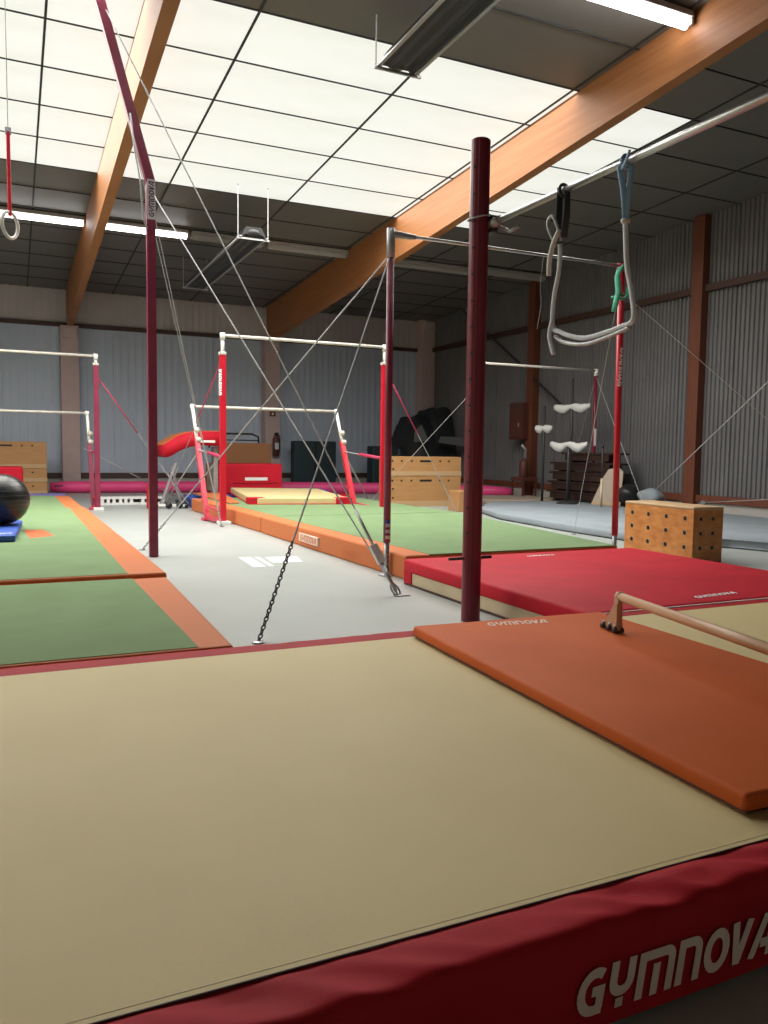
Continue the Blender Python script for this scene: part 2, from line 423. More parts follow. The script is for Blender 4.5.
# ---------------------------------------------------------------- ceiling lights and heaters
def tube_light(x0, x1, y, lit, lab, grp):
    z = cz(y)-.02
    t = thing('tube_light', lab, 'light', ((x0+x1)/2, y, z), 0, grp)
    L = (x1-x0)/2
    obj('housing', boxb(-L, L, -.085, .085, -.055, 0, .006), M['lamp_body'], t)
    obj('diffuser', tubeb([(-L+.02,0,-.075),(L-.02,0,-.075)], .045, 12, flat=(.035,.07)), (M['tube_lit'] if y < 8 else M['tube_far']) if lit else M['tube_off'], t)
    for s in (-1, 1): obj('end_cap', boxb(s*L-.015, s*L+.015, -.072, .072, -.115, -.02, .006), M['lamp_body'], t)
    return t
g1 = 'tube lights along the far ceiling'
for k, pos in enumerate(('nearest the large beam','second from the large beam','third from the large beam','nearest the left beam')):
    tube_light(2.65-1.66*k, 4.2-1.66*k, 5.95, True, 'added lit tube light above the top of view, %s' % pos, 'tube lights near the viewer')  # row continued out of view with added lamps that brighten the foreground
tube_light(-.45, 1.15, 14.45, True, 'lit fluorescent tube light left of the left roof beam, behind the gym ring', g1)
tube_light(1.42, 2.85, 14.45, True, 'lit fluorescent tube light just right of the left roof beam, crossing the maroon post', g1)
tube_light(2.92, 4.2, 14.45, False, 'unlit tube light next right of the lit one, behind far heater', g1)
tube_light(4.3, 5.86, 14.45, False, 'unlit tube light ending against the right roof beam', g1)
tube_light(6.7, 8.65, 14.55, False, 'unlit tube light right of the large beam, behind the high bar', g1)
tube_light(8.85, 10.4, 14.4, False, 'unlit tube light far right, behind the holed maroon post', g1)
tube_light(4.3, 5.86, 5.95, True, 'bright lit tube light at top of view touching the large roof beam', 'tube lights near the viewer')
def heater(x, y0, y1, z, lab):
    t = thing('radiant_heater', lab, 'heater', (x, y0, z), 0, 'radiant heaters hung from ceiling')
    L = y1-y0; bm = new_bm(); prof = [(-.19,-.02),(-.12,.12),(.12,.12),(.19,-.02),(.165,-.02),(.14,.012),(-.14,.012),(-.165,-.02)]
    profile_y(bm, prof, 0, L); obj('hood', bm, M['heater'], t)
    for s in (-1, 1):
        obj('rim', sqbar(new_bm(), (s*.2,0,-.025), (s*.2,L,-.025), .018, .008), M['heater_rim'], t)
        obj('burner_tube', tubeb([(s*.065,.04,.04),(s*.065,L-.04,.04)], .042, 10), M['dark'], t, True)
    for yy in (.05, L-.05):
        obj('cross_bar', sqbar(new_bm(), (-.25,yy,-.045), (.25,yy,-.045), .012, .012), M['heater_rim'], t)
        obj('return_bend', tubeb([(-.065,yy,.04)]+[(-.065*math.cos(a),yy+(-1 if yy<L/2 else 1)*.065*math.sin(a),.04) for a in (.5,1,1.57,2.1,2.6)]+[(.065,yy,.04)], .042, 10), M['dark'], t, True)
        for s in (-1, 1):
            top = cz(y0+yy)-z
            obj('hanger_rod', tubeb([(s*.23,yy,-.04),(s*.23,yy,top)], .007, 6), M['wire'], t)
    return t
heater(3.43, 2.6, 7.25, 4.72, 'long dark radiant heater hanging at the top of view over the skylight edge')
heater(3.33, 11.9, 16.2, 4.22, 'far dark radiant heater hanging behind the guy cables')

# ================================================================ MATS
def mat_thing(name, lab, poly, z0, z1, body, top=None, inset=None, cat='mat', bev=.018, grp=None, side_seam=True):
    """poly world xy (counter-clockwise); top panel poly given separately"""
    cx = sum(p[0] for p in poly)/len(poly); cy = sum(p[1] for p in poly)/len(poly)
    t = thing(name, lab, cat, (cx, cy, z0), 0, grp)
    lp = [(x-cx, y-cy) for x, y in poly]
    obj('body', prism(new_bm(), lp, 0, z1-z0, bev, 3), body, t, False)
    if top:
        tp = [(x-cx, y-cy) for x, y in inset]
        obj('top_panel', prism(new_bm(), tp, z1-z0-.01, z1-z0+.003, .0015, 1), top, t)
    return t, cx, cy

# foreground landing mat with wrinkled red cover
def big_mat():
    x0, x1, y0, y1, H = -2.2, 4.7, 1.07, 3.315, .2
    t = thing('landing_mat', 'large cream landing mat with red border and big lettering, in foreground', 'mat', (0,0,0))
    obj('foam_core', boxb(x0+.03, x1-.03, y0+.03, y1-.03, .004, H-.012, .01), M['cream_side'], t)
    # front cover: sheet that runs over the top edge and down the face, wrinkled
    def cover(name, prof, xa, xb, amp, nx):
        bm = new_bm(); rows = []
        for i in range(nx+1):
            x = xa + (xb-xa)*i/nx; row = []
            for j, (y, z, k) in enumerate(prof):
                n1 = noise.noise(Vector((x*6.5 + z*6 + y*9, y*2.2-z*2, 3.1)))
                n2 = noise.noise(Vector((x*9.5 - y*9 , y*7+z*6, 9.7)))
                r = (1-abs(n1)*2.2 + .3*n2)*amp*k*.6*(.5+max(0,noise.noise(Vector((x*1.1,1,1)))*1.5+.5))-amp*k*.3
                row.append(bm.verts.new((x, y + (-r if z < H-.01 else 0)*.35, z + (r if z > H-.035 else 0))))
            rows.append(row)
        for a, b in zip(rows, rows[1:]):
            for j in range(len(prof)-1): bm.faces.new((a[j], b[j], b[j+1], a[j+1]))
        bmesh.ops.recalc_face_normals(bm, faces=bm.faces[:])
        return obj(name, bm, M['red_border'], t, True)
    prof = [(1.19, H-.002, 0), (1.182, H+.001, .1), (1.165,H+.002,.5)] + [(1.165-.012*k, H+.002, 1) for k in range(1,7)] + [(1.083,H-.0005,.8),(1.075,H-.008,.5),(1.070,H-.018,.4)] + [(1.068, H-.03-.0195*k, .35) for k in range(0,9)]
    cover('front_border', prof, x0, x1, .018, 520)
    prof = [(3.178, H-.002, 0), (3.186, H+.002, .2)] + [(3.19+.015*k, H+.003, .6) for k in range(1,8)] + [(3.308,H-.004,.2),(3.315,H-.02,.1),(3.315,.1,.1),(3.315,.01,0)]
    cover('back_border', prof, x0, x1, .005, 160)
    for xx in (x0, x1-.13): obj('end_border', boxb(xx, xx+.13, y0+.01, y1-.01, .01, H+.002, .01), M['red_border'], t)
    obj('top_panel', boxb(x0+.1, x1-.1, 1.182, 3.184, H-.01, H+.004, .002), M['cream'], t)
    obj('seam', boxb(x0+.1, x1-.1, 1.1805, 1.1825, H-.004, H+.0048), M['dark_trim'], t)
    obj('front_stitching', boxb(x0+.1, x1-.1, 1.196, 1.1968, H+.0035, H+.0046), M['cream_side'], t)
    obj('rear_piping', boxb(2.6, x1-.02, 3.262, 3.272, H+.003, H+.0085, .001), M['print_white'], t)
    o = flat_word((.876, 1.0630, .046), (1,0,0.0), (0,0,1), .497, .088, M['print_dim'], t, shear=.16, stroke=.21)
    return t
big_mat()

# orange mat lying on it
def orange_mat():
    t = thing('exercise_mat', 'orange mat lying on right part of the cream landing mat', 'mat', (0,0,0))
    P = [(1.535,1.275),(2.57,1.25),(2.655,3.12),(1.625,3.17)]
    obj('body', prism(new_bm(), P, .2055, .258, .014, 3), M['orange'], t, True)
    obj('seam', prism(new_bm(), [(1.532,1.271),(2.573,1.246),(2.659,3.124),(1.622,3.174)], .214, .217), M['dark_trim'], t)
    r = Vector((2.21-1.93, 3.01-3.055, 0)).normalized()
    flat_word((1.945, 3.035, .2586), r, (-r.y*1, r.x, 0), .30, .07, M['print_dim'], t)
    return t
orange_mat()

# red mat
def red_mat():
    t = thing('landing_mat', 'bright red landing mat with cream side, right of the holed maroon post', 'mat', (0,0,0))
    x0, x1, y0, y1, H = 2.76, 5.06, 3.33, 5.56, .2
    obj('foam_core', boxb(x0+.012, x1-.012, y0+.012, y1-.012, .012, .15, .008), M['cream_side'], t)
    obj('cover', boxb(x0, x1, y0, y1, .10, H, .022, 3), M['red'], t, True)
    obj('corner_patch', boxb(x0+.002, x0+.1, y1-.13, y1-.001, .014, .12, .006), M['red'], t)
    obj('base_sheet', boxb(x0+.004, x1-.004, y0+.004, y1-.004, .002, .012), M['dark_trim'], t)
    flat_word((3.66, 3.44, H+.0012), (1,.08,0), (-.08,1,0), .36, .055, M['print_white'], t)
    flat_word((3.78, 5.33, H+.0012), (1,0,0), (0,1,0), .27, .06, M['print_white'], t)
    return t
red_mat()

# left green mats
def green_mat(lab, x_out, x_in, y0, y1, H, xl=-2.5, band_far=None):
    P = [(xl,y0),(x_out[0],y0),(x_out[1],y1),(xl,y1)]
    I = [(xl+.05,y0+.02),(x_in[0],y0+.02),(x_in[1],y1-.01),(xl+.05,y1-.01)]
    t, cx, cy = mat_thing('gym_mat', lab, P, .0, H, M['orange_band'], M['green'], I, grp='green and orange floor mats')
    return t, cx, cy
green_mat('green mat with orange edge at left, directly behind the cream landing mat', (.85,.90), (.70,.68), 3.34, 5.30, .2)
t, cx, cy = green_mat('green mat with orange edge at left, under the black gym ball', (.905,.87), (.66,.66), 5.33, 11.4, .225)
lp = obj('logo_patch', prism(new_bm(), [(x-cx, y-cy) for x, y in ((.118,7.66),(.33,7.84),(.25,8.43),(.07,8.48))], .2275, .2285), M['rust'], t)
green_mat('green mat with orange edge at far left, beside the uneven bars feet', (.87,.85), (.64,.62), 11.43, 14.6, .2)
t, _, _ = mat_thing('gym_mat', 'thin violet-blue mat beyond the far left green mat', [(-2.2,14.65),(.78,14.65),(.85,15.4),(-2.2,15.4)], 0, .2, M['violet'], grp=None)

# centre green mats with orange side
def centre_mat(lab, xa, xb, y0, y1, word):
    P = [(xa[0],y0),(xb[0],y0),(xb[1],y1),(xa[1],y1)]
    I = [(xa[0]+.22,y0+.001),(xb[0]-.03,y0+.001),(xb[1]-.03,y1-.01),(xa[1]+.2,y1-.01)]
    t, cx, cy = mat_thing('gym_mat', lab, P, 0, .2, M['orange_band'], M['green'], I, grp='green and orange floor mats')
    return t, cx, cy
t, cx, cy = centre_mat('green mat with orange side in the centre, behind the red landing mat', (2.86,2.775), (5.05,5.6), 5.72, 9.6, True)
nrm = Vector((-1, -.022, 0))
obj('label_plate', boxb(2.795-cx, 2.82-cx, 7.62-cy, 8.2-cy, .055, .145, .004), M['print_dim'], t)
flat_word((2.7945-cx, 8.16-cy, .065), (0,-1,0), (0,0,1), .50, .07, M['orange_band'], t)
obj('lettering', word_bm(lambda a, b: Vector((2.822-cx-a*.02, 7.0-cy-a, .06+b)), .3, .04), M['rust'], t)
centre_mat('green mat with orange side in the far centre, under the red uneven bars', (2.775,2.68), (5.6,5.5), 9.63, 13.4, False)
# cream landing mat on it
def cream_mat():
    t = thing('landing_mat', 'cream landing mat with red corners lying under the red uneven bars', 'mat', (0,0,0))
    P = [(3.22,11.72),(4.72,11.42),(5.25,14.3),(3.72,14.9)]
    obj('body', prism(new_bm(), P, .204, .30, .012, 2), M['cream'], t)
    obj('base_sheet', prism(new_bm(), [(3.20,11.70),(4.74,11.40),(5.26,14.3),(3.70,14.92)], .203, .212), M['red'], t)
    for (x, y) in ((3.22,11.72),(4.52,11.44)):
        c = obj('corner_patch', boxb(x-.01, x+.24, y-.022, y+.2, .206, .304, .006), M['red'], t)
        c.rotation_euler = (0,0,0)
cream_mat()
o = obj('exercise_mat', prism(new_bm(), [(2.95,11.9),(3.12,11.95),(3.5,14.6),(2.95,14.6)], .204, .225, .004, 1), M['orange_band']); tag(o, 'narrow orange mat strip left of the far cream landing mat', 'mat')
o = obj('floor_mat', prism(new_bm(), [(2.75,13.6),(3.5,13.6),(3.9,15.2),(2.9,15.2)], 0, .16, .01, 1), M['blue']); tag(o, 'blue mat on the floor in front of the big red foam block', 'mat')
o = obj('floor_mat', prism(new_bm(), [(5.25,15.6),(5.95,15.6),(5.95,16.6),(5.25,16.6)], 0, .2, .01, 1), M['blue']); tag(o, 'blue mat corner showing right of the big red foam block', 'mat')
# grey carpeted mat at right
gp = [(6.78,10.4),(6.62,8.6),(6.60,7.35),(6.85,6.85),(7.3,6.45),(7.5,5.9),(7.5,4.2),(10.4,4.2),(10.4,12.6),(8.3,12.9),(7.3,11.9)]
o = obj('carpet_mat', prism(new_bm(), gp, .012, .10, .03, 3), M['grey_mat'], None, True)
tag(o, 'large blue-grey carpet mat along the right wall', 'mat')
obj('shadow_sheet', prism(new_bm(), [(x+(.03 if x < 8 else -.03), y) for x, y in gp], .001, .02), M['black'], o)  # black sheet puts the dark shadow under the mat edge
o = obj('carpet_mat', prism(new_bm(), [(8.5,13.4),(10.35,13.2),(10.35,14.6),(8.6,15.3)], .001, .09, .02, 2), M['beige']); tag(o, 'brownish mat lying flat in front of the right end of the pink roll', 'mat')
# small white block on the mat edge
o = obj('foam_block', boxb(7.42, 7.56, 5.72, 5.84, .0, .12, .01), M['white_metal']); o.location = (0,0,0); tag(o, 'small white block at the grey carpet mat edge near right border of view', 'block')

# pink inflatable roll
bm = new_bm(); n = 24; 
def roll_y(x):
    ks = [(-1.5,19.2),(.7,19.1),(4,18.75),(6.4,18.0),(8.2,17.3),(9.3,16.4),(10.35,15.35)]
    for (a, ya), (b, yb) in zip(ks, ks[1:]):
        if x <= b: return ya+(yb-ya)*(x-a)/(b-a)
    return ks[-1][1]
pts = [(.72+9.63*i/n, roll_y(.72+9.63*i/n), .132) for i in range(n+1)]
tube(bm, pts, .13, 16, radii=[.10]+[.13]*(n-1)+[.09])
pr = obj('foam_roll', bm, M['pink'], None, True); tag(pr, 'long pink foam roll lying along the foot of the back wall', 'roll')
obj('dark_mark', boxb(.80, 1.0, 18.955, 18.99, .15, .175), M['plum_print'], pr)

# striped low bench
def slotted_bench():
    t = thing('low_bench', 'low white bench with black openings on floor before the pink roll', 'bench', (0,0,0))
    obj('top_plank', boxb(1.38, 2.5, 15.0, 15.3, .10, .14, .005), M['white_metal'], t)
    obj('back_board', boxb(1.38, 2.5, 15.26, 15.29, .0, .10), M['black'], t)
    xs = [1.40, 1.50, 1.60, 1.71, 1.80, 1.90, 2.10, 2.28, 2.45]
    for x in xs: obj('foot', boxb(x, x+.055, 15.0, 15.25, 0, .10, .003), M['white_metal'], t)
    obj('foot_rail', boxb(1.38, 2.5, 14.985, 15.0, 0, .04), M['white_metal'], t)
slotted_bench()

# ================================================================ GYM APPARATUS
def guy(parent, top, bot, chain_z=None, r=.0055, m='wire', pink=None):
    top = Vector(top); bot = Vector(bot); d = bot-top
    kz = chain_z if chain_z else 0
    p = top + d*((top.z-max(kz, bot.z))/(top.z-bot.z)) if kz > bot.z else bot
    c = obj('guy_cable', tubeb([top, p], r, 6), M[m], parent)
    if kz > bot.z: obj('chain', chain_bm(p, bot), M['dark'] if chain_z == .50 else M['wire'], c)
    a = new_bm(); lathe(a, [(.035,0),(.035,.008),(.015,.012)], (bot.x, bot.y, bot.z), 12); obj('floor_anchor', a, M['galv'], c)
    if pink:
        q0 = top + d*pink[0]; q1 = top + d*pink[1]
        obj('foam_sleeve', tubeb([q0, q1], .010, 8), M['pink_sleeve'], c, True)
    return c

# --- men's high bar (centre)
def high_bar():
    y = 6.0; xl, xr = 2.82, 5.2; H = 2.80
    t = thing('high_bar', 'tall horizontal bar on plum and red posts, in centre with guy cables', 'bar', (xl,y,0))
    def P(x,yy,z): return (x-xl, yy-y, z)
    b = obj('steel_bar', tubeb([P(xl+.05,y,H),P(xr,y,H)], .014, 10), M['chrome'], t, True)
    obj('bar_sleeve', tubeb([P(xl,y,H),P(xl+.22,y,H)], .028, 10, radii=[.034,.02]), M['galv'], t, True)
    obj('bar_collar', tubeb([P(xl+.78,y,H),P(xl+.82,y,H)], .019, 10), M['galv'], t, True)
    # left post
    pl = obj('post', tubeb([P(xl,y,.28),P(xl,y,H-.14)], .031, 14), M['steel_plum'], t, True)
    obj('lower_tube', tubeb([P(xl,y,.0),P(xl,y,.28)], .023, 12), M['galv'], t, True)
    obj('head_clamp', tubeb([P(xl,y,H-.19),P(xl,y,H+.045)], .034, 12), M['galv'], t, True)
    obj('foot_plate', lathe(new_bm(), [(.07,0),(.07,.01),(.03,.02)], P(xl,y,0), 16), M['galv'], t)
    hb = new_bm()
    for k in range(6): box(hb, -.004, .004, -.0245, -.022, .03+k*.04, .045+k*.04)
    obj('adjusting_holes', hb, M['black'], t, kind='stuff')
    for z, mm in ((.44,'blue'),(.41,'label_grey'),(.36,'label_grey'),(.31,'white')):
        s = new_bm(); R = .0325
        pts = []
        for k in range(5):
            a = -2.4+.35*k
            pts.append([s.verts.new((R*math.cos(a), R*math.sin(a), z+dz)) for dz in (0,.028)])
        for a_, b_ in zip(pts, pts[1:]): s.faces.new((a_[0], b_[0], b_[1], a_[1]))
        obj('sticker', s, M[mm], pl if False else t)
    # right post
    obj('post', tubeb([P(xr+.05,y,.26),P(xr+.02,y,H-.02)], .030, 14), M['steel_red'], t, True)
    obj('lower_tube', tubeb([P(xr+.05,y,.0),P(xr+.05,y,.28)], .023, 12), M['galv'], t, True)
    obj('foot_plate', lathe(new_bm(), [(.06,0),(.06,.01),(.03,.02)], P(xr+.05,y,0), 16), M['galv'], t)
    obj('head_clamp', tubeb([P(xr,y,H-.04),P(xr,y,H+.02)], .034, 12), M['steel_pink'], t, True)
    post_word(xr-xl+.035, 0, .030, 1.68, .36, .05, M['print_white'], t, ang=-2.25)
    # guys
    guy(t, P(xl,y,H-.16), P(1.18,4.13,0), chain_z=.50, r=.0065)
    guy(t, P(xl,y,H-.16), P(1.17,8.35,0), chain_z=.30, r=.0065)
    guy(t, P(xr,y,H-.22), P(6.9,3.8,0), r=.004)
    guy(t, P(xr,y,H-.22), P(6.5,8.2,.0), r=.003)
    return t
high_bar()
def strap_on_post():
    t = thing('strap', 'green strap tied round top of the red high bar post', 'strap', (5.2,6.0,2.5))
    obj('loop', torus(new_bm(), (-.02,-.0,.02), (1,0,.25), (0,1,0), .052, .05, .012, 16, 6), M['strap_green'], t, True)
    obj('band', tubeb([(-.05,-.06,.27),(-.09,-.07,.18),(-.07,-.07,.05),(-.10,-.075,-.05),(-.12,-.075,-.14)], .02, 8, flat=(.032,.014)), M['strap_green'], t, True)
    obj('band', tubeb([(-.10,-.07,-.02),(-.02,-.08,-.02),(.05,-.06,.03),(.06,-.05,.10)], .015, 8, flat=(.028,.012)), M['strap_green'], t, True)
    obj('knot', tubeb([(-.06,-.055,.24),(-.02,-.06,.28),(.03,-.055,.25)], .02, 8), M['strap_green'], t, True)
strap_on_post()

# --- ring frame
def ring_frame():
    y = 7.8; xr = 1.2; xc = -.235; xl = 2*xc-xr; ZB = 3.5; zt = 5.06; xt = .76
    t = thing('ring_frame', 'tall maroon ring frame with inward bent post at left', 'frame', (xr,y,0))
    def P(x,yy,z): return (x-xr, yy-y, z)
    for s, lab in ((1,0),(-1,0)):
        xx = xr if s == 1 else xl; tt = xt if s == 1 else 2*xc-xt
        obj('post', sqbar(new_bm(), P(xx,y,.0 if s == 1 else .226), P(xx,y,ZB), .039, .045, .006), M['steel_plum'], t)
        obj('bent_arm', sqbar(new_bm(), P(xx+s*.012,y,ZB-.06), P(tt,y,zt), .04, .045, .006), M['steel_plum'], t)
    obj('top_bar', sqbar(new_bm(), P(2*xc-xt,y,zt-.01), P(xt,y,zt-.01), .04, .04, .005), M['steel_plum'], t)
    obj('label_plate', boxb(-.036, .036, -.0525, -.0505, 3.14, 3.50), M['label_grey'], t)
    obj('lettering', word_bm(lambda a, b: Vector((.026-b, -.0535, 3.16+a)), .32, .05, shear=.1), M['plum_print'], t)
    guy(t, P(.80,y,4.98), P(2.5,5.11,0), chain_z=None, r=.006)
    guy(t, P(1.2,y,3.42), P(2.5,5.11,0), chain_z=None, r=.006)
    guy(t, P(1.2,y,3.36), P(2.5,10.5,0), r=.0045, chain_z=.35)
    guy(t, P(.80,y,4.98), P(2.5,10.5,0), r=.0045)
    # turnbuckle and shackle at the front anchor
    a = Vector(P(2.5,5.11,0)); b = Vector(P(.80,y,4.98)); d = (b-a).normalized()
    obj('turnbuckle', sqbar(new_bm(), a+d*.27, a+d*.42, .030, .02, .004), M['white_metal'], t)
    obj('turnbuckle_rod', tubeb([a+d*.04, a+d*.27], .016, 8, flat=(.02,.01)), M['galv'], t, True)
    obj('turnbuckle_rod', tubeb([a+d*.42, a+d*.72], .012, 8), M['galv'], t, True)
    obj('shackle', torus(new_bm(), a+d*.05, d, (1,0,0), .05, .03, .008, 14, 6), M['galv'], t, True)
    obj('anchor_plate', boxb(a.x-.03, a.x+.08, a.y-.03, a.y+.03, 0, .010, .003), M['galv'], t)
    obj('slack_cable', tubeb([P(1.02,y-.06,4.05),P(1.05,y-.08,3.75),P(1.10,y-.08,3.45),P(1.12,y-.07,3.15),P(1.16,y-.06,3.05)], .008, 6), M['wire'], t, True)
ring_frame()
for x, lab in ((.015,'wooden gym ring on a red strap hanging at far left'),(-.485,'second wooden gym ring on a red strap beyond the left border')):
    t = thing('gym_ring', lab, 'ring', (x,7.8,2.95), 0, 'gym rings')
    obj('ring', torus(new_bm(), (0,0,-.0), (.62,.78,0), (0,0,1), .10, .11, .015, 28, 8), M['white_bar'], t, True)
    obj('strap', tubeb([(0,0,.08),(0,0,.78)], .02, 8, flat=(.022,.016)), M['red'], t)
    obj('cable', tubeb([(0,0,.78),(0,0,2.08)], .004, 6), M['wire'], t)
    obj('buckle', boxb(-.025,.025,-.012,.012,.76,.82,.004), M['galv'], t)

# --- holed maroon post with long bar to the viewer and hose trapeze
def holed_post(x, y, lab):
    t = thing('holed_post', lab, 'post', (x,y,0), 0, 'holed maroon posts')
    obj('column', tubeb([(0,0,0),(0,0,2.885)], .0585, 24), M['steel_purple'], t, False)
    obj('top_plug', lathe(new_bm(), [(.057,2.885),(.05,2.892),(.01,2.894)], (0,0,0), 20), M['steel_plum'], t)
    a = math.radians(207)
    hb = new_bm()
    for k in range(15):
        z = .55+.155*k
        c = Vector((.0585*math.cos(a), .0585*math.sin(a), z)); d = Vector((math.cos(a), math.sin(a), 0)).normalized()
        tube(hb, [c-d*.002, c+d*.0008], .010, 10)
    obj('pin_holes', hb, M['black'], t, kind='stuff')
    obj('edge_weld', tubeb([(math.cos(a+.45)*.0585, math.sin(a+.45)*.0585, .05),(math.cos(a+.45)*.0585, math.sin(a+.45)*.0585, 2.87)], .003, 6), M['steel_plum'], t)
    obj('stop_pin', tubeb([(-.155,.01,.39),(.135,-.01,.395)], .010, 8), M['dark_trim'], t, True)
    return t
hp = holed_post(2.555, 4.2, 'thick maroon post with pin holes standing behind the orange mat')
obj('wire_loop', torus(new_bm(), (0,0,2.44), (1,0,.25), (0,1,0), .072, .066, .005, 20, 6), M['wire'], hp, True)
hp2 = holed_post(2.61, .85, 'nearer maroon holed post before the cream landing mat, holding the long bar')
def long_bar():
    t = thing('long_bar', 'long steel bar running from the holed maroon post toward upper right', 'bar', (2.61,4.2,2.40))
    obj('steel_bar', tubeb([(0,-.02,0),(0,-3.30,0)], .018, 12), M['chrome'], t, True)
    obj('end_socket', tubeb([(0,.0,0),(0,-.14,0)], .028, 12), M['galv'], t, True)
    obj('clamp', boxb(-.01,.035,-.07,.03,-.05,.05,.008), M['dark'], t)
    obj('clamp_handle', tubeb([(.02,-.05,.0),(.06,-.16,-.06),(.07,-.24,-.05)], .011, 8), M['galv'], t, True)
long_bar()
def trapeze():
    t = thing('hose_trapeze', 'pale grey hose swing hanging by blue and black straps from long bar', 'swing', (2.61,3.2,1.65))
    def P(y, z, dx=0): return (dx, y-3.2, z-1.65)
    hose = [P(2.987,2.125),P(2.98,2.05),P(2.965,1.92),P(2.93,1.80),P(2.908,1.70),P(2.92,1.655),P(2.98,1.645),P(3.08,1.632),P(3.25,1.622),P(3.38,1.65),P(3.46,1.68),P(3.51,1.70),P(3.525,1.76),P(3.515,1.87),P(3.485,1.98),P(3.475,2.08),P(3.48,2.13)]
    # smooth
    def cr(p, n=5):
        out = []
        for i in range(len(p)-1):
            a = Vector(p[max(i-1,0)]); b = Vector(p[i]); c = Vector(p[i+1]); d = Vector(p[min(i+2,len(p)-1)])
            for k in range(n):
                s = k/n; out.append(.5*((2*b)+(c-a)*s+(2*a-5*b+4*c-d)*s*s+(3*b-a-3*c+d)*s**3))
        out.append(Vector(p[-1])); return out
    obj('hose', tubeb(cr(hose), .0125, 10), M['hose'], t, True)
    obj('hose_tail', tubeb(cr([P(3.515,1.74,-.01),P(3.52,1.67,-.02),P(3.50,1.61,-.02),P(3.48,1.565,-.02)]), .012, 10), M['hose'], t, True)
    obj('lower_pipe', tubeb(cr([P(2.93,1.635),P(3.05,1.612),P(3.25,1.592),P(3.42,1.62),P(3.50,1.66)]), .010, 10), M['galv'], t, True)
    sb = new_bm(); tube(sb, [P(2.995,2.425,-.0),P(3.01,2.37,-.024),P(2.995,2.26,-.010),P(2.985,2.12)], .012, 8, flat=(.006,.014))
    tube(sb, [P(2.995,2.425,0),P(2.982,2.37,.02),P(2.982,2.26,.010),P(2.985,2.12)], .012, 8, flat=(.006,.014))
    torus(sb, P(2.997,2.40), (1,0,0), (0,0,1), .026, .03, .008, 14, 6)
    obj('blue_strap', sb, M['strap_blue'], t, True)
    obj('strap_tail', tubeb([P(2.99,2.36,-.03),P(2.955,2.39,-.035),P(2.94,2.43,-.03)], .006, 6, flat=(.004,.010)), M['strap_blue'], t, True)
    obj('hose_knot', torus(new_bm(), P(2.985,2.128), (1,0,0), (0,1,0), .012, .012, .012, 14, 8), M['white_bar'], t, True)
    bb_ = new_bm()
    for dy in (-.03, .03): tube(bb_, [P(3.46+dy,2.42),P(3.46+dy*1.1,2.28),P(3.475+dy,2.16)], .02, 8, flat=(.004,.020))
    torus(bb_, P(3.46,2.40), (1,0,0), (0,0,1), .027, .03, .009, 14, 6)
    obj('black_strap', bb_, M['strap_black'], t, True)
    obj('rope_loop', tubeb(cr([P(3.49,2.13,-.02),P(3.53,2.2,-.03),P(3.55,2.26,-.03),P(3.51,2.28,-.03),P(3.48,2.22,-.02),P(3.47,2.15)]), .008, 8), M['wire'], t, True)
    obj('hose_wrap', tubeb(cr([P(3.46,2.20,-.02),P(3.50,2.14,-.025),P(3.53,2.06,-.025),P(3.54,1.98,-.02)]), .013, 8), M['white_bar'], t, True)
    obj('twine', tubeb(cr([P(3.62,2.1),P(3.64,1.95),P(3.63,1.85),P(3.66,1.72)]), .002, 5), M['wire'], t)
trapeze()

